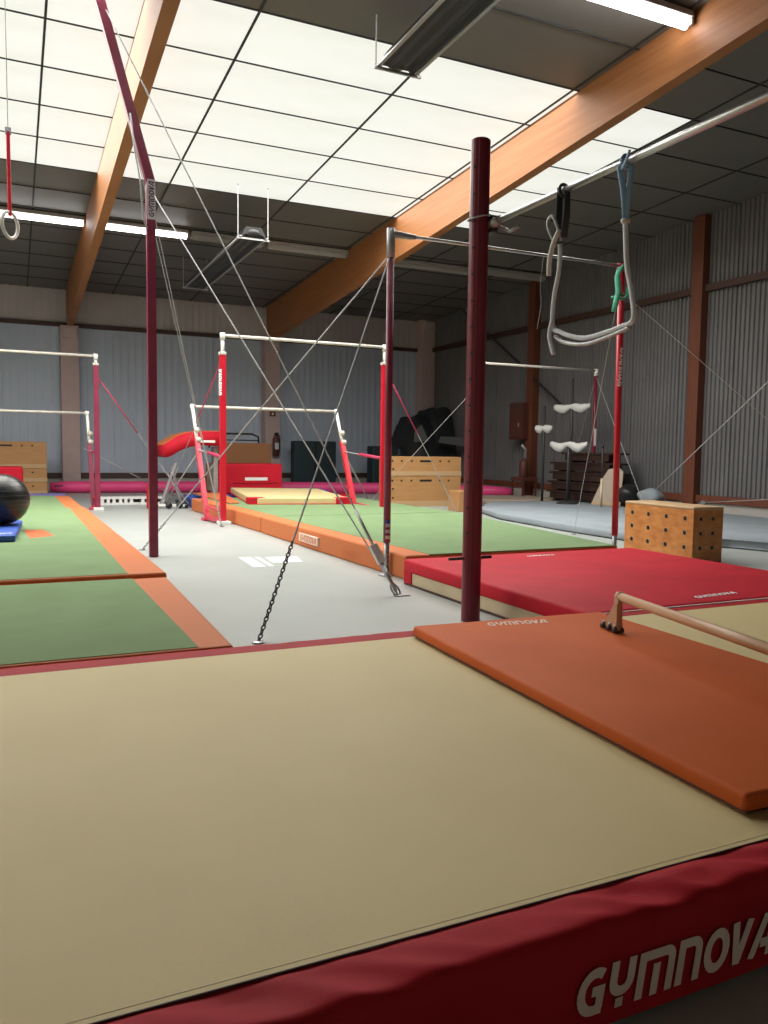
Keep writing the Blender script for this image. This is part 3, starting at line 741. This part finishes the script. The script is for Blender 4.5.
# --- uneven bars (centre)
def uneven(xl, xr, yh, yl, Hh, Hl, lab, lean=.75, color='steel_red', ext=.24, lx=-.12, lxr=-.20, guys=True):
    t = thing('uneven_bars', lab, 'bars', (xl,yh,0), 0, 'uneven bars')
    def P(x,yy,z): return (x-xl, yy-yh, z)
    obj('high_bar', tubeb([P(xl,yh,Hh),P(xr,yh,Hh)], .022, 10), M['white_bar'], t, True)
    obj('low_bar', tubeb([P(xl+lx,yl,Hl),P(xr+lxr,yl,Hl)], .022, 10), M['white_bar'], t, True)
    for i, x in enumerate((xl, xr)):
        s = 1 if i else -1
        # high post
        obj('high_post', sqbar(new_bm(), P(x,yh,.04), P(x,yh,Hh-ext), .040, .036, .006), M[color], t)
        obj('post_extension', tubeb([P(x,yh,Hh-ext-.03),P(x,yh,Hh-.02)], .025, 10), M['white_metal'], t, True)
        obj('bar_head', tubeb([P(x,yh,Hh-.06),P(x,yh,Hh+.035)], .036, 12), M['white_metal'], t, True)
        obj('post_clamp', boxb(P(x,yh,0)[0]-.05, P(x,yh,0)[0]+.045, -.045, .045, Hh-ext-.02, Hh-ext+.02, .008), M['white_bar'], t)
        # low post, leaning
        x2 = x+(lxr if i else lx); yb = yl-lean
        top = Vector(P(x2,yl,Hl)); bot = Vector(P(x2+.04*0+.05,yb,.05)); d = bot-top
        obj('low_post', sqbar(new_bm(), bot, top+d*.30, .036, .034, .006), M['steel_pink'] if color=='steel_red' and not i else M[color], t)
        obj('post_extension', tubeb([top+d*.31, top+d*.01], .026, 10), M['white_metal'], t, True)
        obj('bar_head', tubeb([top+Vector((0,0,-.05)), top+Vector((0,0,.035))], .036, 12), M['white_metal'], t, True)
        for f in (.22, .31): obj('clamp_knob', lathe(new_bm(), [(.02,-.04),(.045,-.02),(.045,.02),(.02,.04)], top+d*f+Vector((.02,-.03,0)), 10), M['white_bar'], t, True)
        # base frame joining the two feet
        hb_ = Vector(P(x,yh,.05))
        obj('base_rail', sqbar(new_bm(), bot+Vector((0,0,.0)), hb_, .035, .03, .004), M['steel_pink'], t)
        obj('base_rail', sqbar(new_bm(), bot+Vector((0,0,.16)), hb_+Vector((0,0,.12)), .02, .015, .003), M['steel_pink'], t)
        obj('foot_block', boxb(hb_.x-.07, hb_.x+.09, hb_.y-.1, hb_.y+.08, 0, .05, .008), M['white_metal'], t)
        obj('foot_block', boxb(bot.x-.07, bot.x+.07, bot.y-.08, bot.y+.08, 0, .045, .008), M['steel_pink'], t)
        # brace cable with pink sleeve between low post and high post
        a = top+d*.40; b = Vector(P(x,yh,.92))
        c = obj('brace_cable', tubeb([a, b], .008, 6), M['wire'], t)
        obj('foam_sleeve', tubeb([a+(b-a)*.42, b-(b-a)*.03], .024, 8), M['pink_sleeve'], c, True)
        if guys:
            guy(t, P(x,yh,Hh-.3), P(*((x+1.6,yh+.5) if i else (x-.1,yh+4.2)),0), r=.005, chain_z=.7, pink=(.02,.42))
            guy(t, top+d*.42, P(*((x2+2.0,yl+3.2) if i else (x2+.1,yl+3.1)),0), r=.006, chain_z=1.0)
    return t
ub = uneven(2.585, 4.99, 10.78, 12.2, 2.555, 1.665, 'red uneven bars with white rails in the centre, over green mats')
post_word(0, 0, .058, 1.75, .35, .05, M['print_white'], ub, ang=-2.4)
ub2 = uneven(-1.16, 1.24, 13.8, 14.35, 2.50, 1.60, 'maroon uneven bars cut off by the left border', lean=.4, color='steel_plum', ext=.13, lx=-.10, lxr=-.10)
# --- far high bar
def far_bar():
    y = 12.0; xl, xr = 7.44, 9.92; H = 2.58
    t = thing('high_bar', 'far horizontal bar on dark red posts, right of the holed maroon post', 'bar', (xl,y,0))
    def P(x,yy,z): return (x-xl, yy-y, z)
    obj('steel_bar', tubeb([P(xl,y,H),P(xr,y,H)], .022, 10), M['white_bar'], t, True)
    for x in (xl, xr):
        obj('post', tubeb([P(x,y,0),P(x,y,H-.08)], .034, 12), M['steel_purple'], t, True)
        obj('bar_head', tubeb([P(x,y,H-.1),P(x,y,H+.03)], .04, 12), M['white_metal'], t, True)
        obj('foot_plate', lathe(new_bm(), [(.08,0),(.08,.01),(.04,.02)], P(x,y,0.1 if x>9 else .1), 14), M['dark'], t)
    obj('label_plate', boxb(-.03, .025, -.038, -.034, .95, 1.48), M['print_white'], t)
    obj('lettering', word_bm(lambda a, b: Vector((.02-b, -.039, .98+a)), .46, .04, shear=.1), M['steel_red'], t)
    obj('label_plate', boxb(xr-xl-.03, xr-xl+.02, -.038, -.034, 1.18, 1.50), M['print_white'], t)
    guy(t, P(xr,y,H-.1), P(xr-.35,10.2,.1), r=.005)
    guy(t, P(xr,y,H-.1), P(xr+.4,13.4,0), r=.005)
    guy(t, P(xl,y,H-.3), P(6.0,13.7,0), r=.005)
    return t
far_bar()
# guy wires anchored at the right wall foot
for (a, b, lab) in (((10.5,11.1,.30),(2.70,.85,2.42),'thin steel guy wire rising to the right behind the wooden holed box'),((10.5,9.85,.24),(5.6,1.6,1.0),'low thin steel guy wire rising slightly toward the right border')):
    o = obj('guy_wire', tubeb([a, b], .005, 6), M['wire']); tag(o, lab, 'wire')
    obj('wall_anchor', boxb(a[0]-.03, a[0]+.08, a[1]-.04, a[1]+.04, a[2]-.03, a[2]+.03, .005), M['galv'], o)

# ================================================================ WOODEN BOXES
def holes(bm, c, d, r=.02, n=12):
    c = Vector(c); d = Vector(d).normalized(); tube(bm, [c-d*.004, c+d*.002], r, n)
def plug_box():
    """plywood cube with finger holes, right"""
    L, W, H = 1.0, .37, .545
    t = thing('wooden_block', 'orange plywood block with rows of round holes behind the red mat', 'box', (5.87,5.62,0), math.radians(-3.0))
    # near-left corner at origin; long side along +y, short side along +x; panels one by one
    obj('side_panel', boxb(0, .022, 0, L, 0, H-.03, .004), M['ply'], t)
    obj('side_panel', boxb(W-.022, W, 0, L, 0, H-.03, .004), M['ply'], t)
    obj('end_panel', boxb(.022, W-.022, .001, .022, 0, H-.03, .003), M['ply'], t)
    obj('end_panel', boxb(.022, W-.022, L-.022, L-.001, 0, H-.03, .003), M['ply'], t)
    obj('top_panel', boxb(-.003, W+.003, -.003, L+.003, H-.03, H, .012, 3), M['ply_edge'], t)
    hb, rim = new_bm(), new_bm()
    for z in (.43,.29,.15):
        for y in (.11,.37,.63,.88):
            c = Vector((0, y, z)); holes(hb, c, (-1,0,0), .023); torus(rim, c, (0,1,0), (0,0,1), .025, .025, .003, 14, 5)
        for x in (.09,.24):
            c = Vector((x, 0, z)); holes(hb, c, (0,-1,0), .020); torus(rim, c, (1,0,0), (0,0,1), .022, .022, .003, 14, 5)
    obj('finger_holes', hb, M['black'], t, kind='stuff'); obj('hole_rims', rim, M['ply_edge'], t, kind='stuff')
    return t
plug_box()
def vault_box(name, lab, loc, rz, W, D, tiers, m='beech', edge_holes=True):
    """stacked box sections, front face towards -y"""
    t = thing(name, lab, 'box', loc, rz, None)
    z = 0
    for i, h in enumerate(tiers):
        s = obj('box_section', boxb(0, W, 0, D, z, z+h-.006, .008), M[m], t)
        hb = new_bm()
        zz = z+h-.09
        for f in (.08,.20,.33,.71,.83): box(hb, W*f-.018, W*f+.018, -.004, .004, zz-.016, zz+.016)
        box(hb, W*.44, W*.60, -.004, .004, zz-.018, zz+.018)
        k = zz-.15
        while k > z+.06:
            box(hb, W*.09-.018, W*.09+.018, -.004, .004, k-.016, k+.016); k -= .17
        obj('grip_slots', hb, M['black'], s, kind='stuff')
        obj('edge_rail', boxb(-.004, W+.004, -.006, .02, z, z+.10 if i == 0 else z+.085, .003), M['ply_edge'] if m == 'beech' else M[m], s)
        z += h
    return t
vault_box('vaulting_box', 'large beech vaulting box in two sections behind centre green mat', (6.22,13.3,0), math.radians(-2), 1.56, .34, (.575,.365))
vb = thing('wooden_block', 'small beech block with holes in front of the large vaulting box', 'box', (6.93,11.85,0), math.radians(-3))
obj('body', boxb(0,.34,0,.4,0,.36,.008), M['beech'], vb)
hb = new_bm()
for z in (.28,.17,.07): holes(hb, (.16,0,z), (0,-1,0), .024)
for z in (.28,.07): box(hb, .12, .22, -.004, .004, z-.018, z+.018)
obj('grip_slots', hb, M['black'], vb, kind='stuff')
vault_box('vaulting_box', 'beech vaulting box against back wall at far left behind red block', (-1.0,18.3,0), 0, 1.64, .8, (.28,.29,.56))

# ================================================================ LOW WOODEN BAR on orange mat
def floor_bar():
    t = thing('floor_bar', 'low round wooden bar on a triangular bracket standing on orange mat', 'bar', (2.40,2.70,.2595))
    d = Vector((-.2,-.97,0)).normalized(); A = Vector((.055,.055,.148))
    # round rail
    obj('rail', tubeb([A+d*-.015, A+d*1.55], .0205, 16), M['beech_bar'], t, True)
    obj('rail_cap', lathe(new_bm(), [(.001,-.024),(.018,-.02),(.024,0),(.018,.02),(.001,.024)], A+Vector((0,0,0)), 14), M['beech_bar'], t, True)
    def bracket(o):
        o = Vector(o); n = Vector((.97,-.2,0)).normalized(); e = -d
        bm = new_bm()
        # upright
        sqbar(bm, o+Vector((0,0,.006)), o+Vector((.04,.05,.14)), .014, .015, .003)
        obj('upright', bm, M['beech_bar'], t)
        bm = new_bm(); v = []
        for s in (-1, 1):
            for a, z in ((0,.012),(.115,.012),(.10,.045),(.03,.125),(0,.13)):
                v.append(bm.verts.new(o + e*a*.9 + n*s*.009 + Vector((0,0,z))))
        bm.faces.new(v[:5]); bm.faces.new(v[5:][::-1])
        for i in range(5): bm.faces.new((v[i], v[(i+1)%5], v[5+(i+1)%5], v[5+i]))
        bmesh.ops.recalc_face_normals(bm, faces=bm.faces[:])
        obj('gusset_plate', bm, M['beech_bar'], t)
        for a in (0, .05, .105):
            c = o + e*a + Vector((0,0,.012))
            obj('castor', tubeb([c-n*.024, c+n*.024], .012, 12), M['dark'], t, True)
            obj('bolt', tubeb([o+e*a*.95+Vector((0,0,.03))-n*.02, o+e*a*.95+Vector((0,0,.03))+n*.02], .006, 8), M['galv'], t, True)
    bracket((.0,.0,0)); bracket(Vector((.0,.0,0))+d*1.50)
floor_bar()

# ================================================================ FAR OBJECTS
# vaulting table
def vault_table():
    t = thing('vaulting_table', 'red padded vaulting table with curved nose at left of uneven bars', 'table', (2.45,14.4,0))
    top = [(-.06,1.08),(.06,1.16),(.22,1.26),(.38,1.31),(.58,1.34),(1.02,1.34)]
    bot = [(1.02,1.08),(.62,1.09),(.42,1.06),(.24,.99),(.10,.90),(-.0,.86),(-.05,.93)]
    obj('padded_body', profile_y(new_bm(), [(x, z) for x, z in bot+top], 0, .9, .012), M['red'], t, True)
    pan = new_bm(); up = [(x, z+.012) for x, z in top]; dn = [(x, z) for x, z in reversed(top)]
    profile_y(pan, up+dn, .03, .87); obj('top_pad', pan, M['orange_band'], t)
    obj('label_plate', boxb(.50,.86,-.016,-.012,1.14,1.18), M['print_white'], t)
    obj('pedestal', boxb(.90,.99,.3,.5,.0,1.06,.02), M['galv'], t)
    obj('base', boxb(.3,1.2,.05,.85,0,.06,.01), M['dark'], t)
vault_table()
def trestle():
    t = thing('trestle', 'grey crossed metal trestle with red foot left of vaulting table', 'trestle', (2.2,13.9,0))
    obj('leg', sqbar(new_bm(), (.05,0,.04), (.32,0,.78), .02, .02), M['galv'], t)
    obj('leg', sqbar(new_bm(), (.42,.0,.10), (.18,.0,.62), .008, .008), M['galv'], t)
    obj('leg', sqbar(new_bm(), (.5,.5,.04), (.32,.4,.72), .016, .016), M['galv'], t)
    obj('foot_rail', sqbar(new_bm(), (-.02,-.1,.04), (-.02,.55,.04), .03, .03), M['galv'], t)
    obj('foot_rail', sqbar(new_bm(), (.48,-.1,.04), (.48,.55,.04), .03, .03), M['black'], t)
    obj('cross_rail', sqbar(new_bm(), (-.02,-.08,.07), (.48,-.08,.05), .02, .02), M['white_metal'], t)
    obj('wheel', tubeb([(.18,-.12,.06),(.18,-.05,.06)], .055, 14), M['black'], t, True)
    obj('wheel', tubeb([(.36,-.12,.06),(.36,-.05,.06)], .055, 14), M['black'], t, True)
    obj('red_pad', boxb(-.16,-.03,-.06,.1,.0,.42,.02), M['red'], t)
trestle()
# big red foam block
def big_block():
    t = thing('foam_block', 'big red foam block with beige left side under uneven bars', 'block', (3.53,15.2,0))
    obj('body', boxb(0,1.30,0,1.0,.17,.74,.02), M['red'], t)
    obj('side_panel', boxb(-.006,.002,.06,.88,.20,.73,.003), M['cream_side'], t)
    obj('base', boxb(.03,1.27,.03,.92,0,.17,.01), M['red'], t)
    obj('label_plate', boxb(.55,1.0,-.004,.0,.42,.48), M['print_white'], t)
    obj('flap', boxb(.32,1.22,-.012,.004,.36,.39,.004), M['red_border'], t)
big_block()
def trolley():
    t = thing('box_trolley', 'brown board box with black rail behind the big red foam block', 'trolley', (4.1,17.0,0))
    obj('box_body', prism(new_bm(), [(0,0),(1.05,0),(1.05,.6),(0,.6)], .1, 1.16, .02), M['brown_box'], t)
    obj('rail', tubeb([(-.25,.3,1.05),(-.22,.3,1.32),(-.1,.3,1.36),(.7,.3,1.36),(.84,.3,1.30),(.86,.3,1.1)], .022, 8), M['black'], t, True)
    obj('rail', tubeb([(-.2,.3,1.22),(.84,.3,1.22)], .012, 8), M['black'], t, True)
    for x in (.1,.95): obj('wheel', tubeb([(x,-.02,.06),(x,.04,.06)], .06, 14), M['black'], t, True)
trolley()
def extinguisher():
    t = thing('fire_extinguisher', 'red fire extinguisher hung on the pinkish concrete column', 'extinguisher', (6.03,19.5,.85))
    obj('cylinder', lathe(new_bm(), [(.06,0),(.085,.02),(.085,.42),(.05,.50),(.03,.52)], (0,0,0), 16), M['cabinet'], t, True)
    obj('valve', boxb(-.03,.06,-.03,.03,.52,.60,.006), M['black'], t)
    obj('hose', tubeb([(.04,0,.58),(.10,0,.50),(.105,0,.25),(.09,0,.1)], .014, 8), M['black'], t, True)
    obj('label_plate', boxb(-.05,.05,-.09,-.086,.18,.34), M['label_grey'], t)
extinguisher()
o = obj('wall_sign', boxb(5.9,6.05,19.6,19.62,1.86,1.98), M['cabinet']); tag(o, 'small reddish sign on concrete column above the fire extinguisher', 'sign')
obj('symbol', boxb(5.95,6.0,19.597,19.6,1.89,1.95), M['print_dim'], o)
o = obj('crash_mat', prism(new_bm(), [(6.42,19.2),(7.55,19.2),(7.55,19.5),(6.42,19.5)], 0, 1.25, .02), M['dark_green']); tag(o, 'dark petrol crash mat standing against back wall right of extinguisher', 'mat')
obj('cover_edge', boxb(6.95,7.0,19.17,19.2,.02,1.23,.004), M['black'], o)
o = obj('crash_mat', prism(new_bm(), [(8.3,18.55),(8.98,18.5),(8.98,18.9),(8.3,18.95)], 0, 1.15, .03), M['dark_green']); tag(o, 'dark crash mat standing left of the vaulting box, behind plum post', 'mat')
obj('cover_edge', boxb(8.6,8.64,18.505,18.55,.02,1.13,.004), M['black'], o)
# tarpaulin heap
def heap():
    t = thing('tarpaulin_heap', 'black tarpaulin heap over stacked gear in far corner behind vaulting box', 'heap', (0,0,0))
    bm = new_bm(); nx, ny = 26, 12; rows = []
    prof = [(9.02,1.1),(9.12,1.15),(9.28,1.6),(9.42,1.95),(9.85,1.92),(9.95,2.1),(10.3,2.2),(10.45,2.1)]
    def hz(x):
        for (a, za), (b, zb) in zip(prof, prof[1:]):
            if a <= x <= b: return za+(zb-za)*(x-a)/(b-a)
        return prof[-1][1]
    for i in range(nx+1):
        x = 9.02 + 1.43*i/nx; row = []
        for j in range(ny+1):
            s = j/ny; y = 17.9 + 1.6*s
            z = hz(x)*min(1, (s*3.2))**.5*(1 if s < .9 else .9) + .06*noise.noise(Vector((x*3, y*3, 1)))
            row.append(bm.verts.new((x, y + .1*noise.noise(Vector((x*2, s*4, 5))), max(.01, z if j else .01))))
        rows.append(row)
    for a, b in zip(rows, rows[1:]):
        for j in range(ny): bm.faces.new((a[j], b[j], b[j+1], a[j+1]))
    bmesh.ops.recalc_face_normals(bm, faces=bm.faces[:])
    o = obj('tarpaulin', bm, M['tarp'], t)
    md = o.modifiers.new('solid', 'SOLIDIFY'); md.thickness = .02
    obj('grey_flap', prism(new_bm(), [(0,0),(.42,.04),(.25,.45),(.05,.3)], 0, .02), M['grey_tarp'], t, loc=(9.05,17.75,1.25)).rotation_euler = (1.35,0,0)
    obj('grey_flap', prism(new_bm(), [(0,0),(.80,-.10),(.84,.14),(.1,.16)], 0, .02), M['grey_tarp'], t, loc=(9.65,17.6,1.25)).rotation_euler = (1.2,0,0)
heap()
# left: red block, gym ball, blue mat
o = obj('foam_block', boxb(-1.1,.15,15.5,16.3,0,.66,.03,3), M['red']); tag(o, 'red foam block at far left border behind the gym ball', 'block')
o = obj('exercise_mat', prism(new_bm(), [(-1.0,7.42),(.0,7.42),(.07,8.9),(-1.0,8.9)], .229, .285, .012, 2), M['blue']); tag(o, 'blue mat under the black gym ball at left border', 'mat')
obj('lettering', word_bm(lambda a, b: Vector((-.33+a, 7.56+b*1.5, .2862)), .30, .05), M['print_white'], o)
gb_ = new_bm(); bmesh.ops.create_uvsphere(gb_, u_segments=40, v_segments=24, radius=.25)
for v in gb_.verts: v.co.z *= .97
ball = obj('gym_ball', gb_, M['ball'], None, True, loc=(-.11,8.45,.528)); tag(ball, 'shiny black gym ball on blue mat cut by left border', 'ball')
rb = new_bm()
for k in range(-4,5):
    z = k*.045; r = math.sqrt(max(0,.25**2-z*z)); torus(rb, (0,0,z*.97), (1,0,0), (0,1,0), r, r, .0022, 40, 5)
obj('grip_ribs', rb, M['ball'], ball, True, kind='stuff')

# right wall gear
cab = thing('wall_cabinet', 'reddish brown wall cabinet beside the far timber column', 'cabinet', (WX-.32,14.9,1.33))
obj('body', boxb(0,.25,0,.52,0,.82,.01), M['cabinet'], cab)
obj('door', boxb(-.02,.0,.04,.48,.04,.66,.006), M['cabinet'], cab)
obj('top_sign', boxb(-.01,.0,.06,.46,.70,.78), M['dark_trim'], cab)
obj('handle', boxb(-.035,-.02,.1,.13,.28,.36,.003), M['galv'], cab)
hs = thing('hose_stand', 'dark red stand with pipes below the reddish wall cabinet', 'stand', (WX-.56,14.45,0))
obj('pipe', tubeb([(.1,.1,.5),(.1,.1,1.1),(.0,.1,1.2)], .03, 8), M['galv'], hs, True)
obj('frame', boxb(-.1,.3,-.1,.35,.42,.5,.01), M['cabinet'], hs)
for a, b in ((-.08,-.08),(.26,-.08),(-.08,.3),(.26,.3)): obj('leg', boxb(a,a+.03,b,b+.03,0,.42), M['cabinet'], hs)
obj('red_canister', lathe(new_bm(), [(.09,0),(.1,.02),(.1,.32),(.05,.4)], (.08,.12,.5), 14), M['cabinet'], hs, True)
# stacked dark brown benches
sz = 0.0
labs = ['lowest dark brown bench of the stack by right wall, on the floor','second lowest dark brown bench in the stack by right wall','middle dark brown bench in the stack by right wall','second highest dark brown bench in the stack by right wall','topmost dark brown bench of the stack by right wall']
for k in range(5):
    L0, L1 = 11.3+.03*k, 13.35-.04*k-(.3 if k == 4 else 0)
    b = thing('wooden_bench', labs[k], 'bench', (9.85,0,.102+k*.19), 0, 'stacked dark brown benches')
    obj('seat_plank', boxb(0,.42,L0,L1,.15,.188,.006), M['dark_wood'], b)
    obj('side_rail', boxb(.02,.05,L0+.1,L1-.1,.03,.149,.004), M['dark_wood'], b)
    for yy in (L0+.2, L1-.3): obj('foot', boxb(.03,.4,yy,yy+.08,0,.15,.004), M['dark_wood'], b)
ld = obj('leaning_board', profile_y(new_bm(), [(0,0),(.60,0),(.60,.62),(.50,.70),(.30,.66),(.20,.5)], 0, .03, .004), M['beige'], loc=(9.58,11.62,.101))
ld.rotation_euler = (math.radians(-6), 0, math.radians(-72)); tag(ld, 'beige board leaning on the bench stack beside white pole', 'board')
obj('edge_strip', boxb(.02,.58,-.004,.0,.02,.05), M['ply_edge'], ld)
pole = obj('pole', tubeb([(9.36,11.08,.1),(9.38,11.1,.60)], .022, 8), M['cream_side'], None, True); tag(pole, 'pale upright pole with dark top before the beige leaning board', 'pole')
obj('upper_rod', tubeb([(9.38,11.1,.60),(9.40,11.13,1.15)], .014, 8), M['dark'], pole, True)
obj('knob', lathe(new_bm(), [(.01,-.03),(.03,0),(.01,.03)], (9.40,11.13,1.16), 10), M['black'], pole, True)
def cloth_stand(loc, hgt, w_, lab, zc, folds):
    t = thing('cloth_stand', lab, 'stand', loc, 0, 'dark stands draped with white cloth')
    obj('pole', tubeb([(0,0,0),(0,0,hgt)], .025, 8), M['dark'], t, True)
    obj('foot', lathe(new_bm(), [(.2,0),(.2,.02),(.03,.05)], (0,0,0), 14), M['dark'], t)
    dirv = Vector((.1,-.99,0))
    bm = new_bm(); N = 18; rows = []
    for i in range(N+1):
        s = i/N-.5; sag = folds*(math.cos(s*4*PI)*.5)
        wdt = .035+.045*abs(math.sin(s*2*PI+.2))
        p = dirv*s*w_
        rows.append([bm.verts.new((p.x+dx, p.y+dx*.4, zc+sag+dz*wdt+.01*noise.noise(Vector((i*.7,dz,0))))) for dx, dz in ((-.02,1),(-.045,.2),(-.03,-1),(.02,-1.1),(.03,.2))])
    for a, b in zip(rows, rows[1:]):
        for k in range(5): bm.faces.new((a[k], a[(k+1)%5], b[(k+1)%5], b[k]))
    bm.faces.new(rows[0]); bm.faces.new(rows[-1][::-1]); bmesh.ops.recalc_face_normals(bm, faces=bm.faces[:])
    obj('cloth', bm, M['cloth'], t, True)
    obj('cross_arm', tubeb([tuple(dirv*-.5*w_+Vector((0,0,zc))), tuple(dirv*.5*w_+Vector((0,0,zc)))], .02, 8), M['dark'], t)
    return t
cloth_stand((9.66,12.35,.1), 2.35, .95, 'dark stand with the highest white cloth, near corrugated wall', 1.80, .04)
cloth_stand((9.5,13.0,.0), 1.95, .48, 'dark stand with the small white cloth, nearest the timber column', 1.51, .02)
cloth_stand((9.30,11.95,.1), 1.2, .95, 'dark stand with the lowest white cloth, in front of the bench stack', 1.07, .06)
bag = thing('equipment_pile', 'dark bag and grey bundle lying by the corrugated wall right of the board', 'bag', (9.95,11.1,.1))
b = new_bm(); bmesh.ops.create_icosphere(b, subdivisions=3, radius=.22)
for v in b.verts: v.co = Vector((v.co.x*1.0, v.co.y*1.3, v.co.z*.9))*(1+.25*noise.noise(v.co*7)); v.co.z += .2
obj('dark_bag', b, M['black'], bag, True)
b = new_bm(); bmesh.ops.create_icosphere(b, subdivisions=3, radius=.2)
for v in b.verts: v.co = Vector((v.co.x, v.co.y*1.2, v.co.z*.75))*(1+.2*noise.noise(v.co*6+Vector((3,0,0)))); v.co += Vector((.1,-.5,.2))
obj('grey_bundle', b, M['grey_mat'], bag, True)
b = new_bm(); bmesh.ops.create_icosphere(b, subdivisions=3, radius=.16)
for v in b.verts: v.co = Vector((v.co.x, v.co.y*2.6, v.co.z*.5))*(1+.2*noise.noise(v.co*6)); v.co += Vector((-.05,-.7,.08))
obj('grey_blanket', b, M['beige'], bag, True)
# small red wedge beyond the centre mats
o = obj('foam_wedge', profile_y(new_bm(), [(6.0,0),(6.28,0),(6.26,.14),(6.05,.17)], 14.9, 15.2, .01), M['red']); tag(o, 'small red foam wedge on floor left of the large vaulting box', 'block')
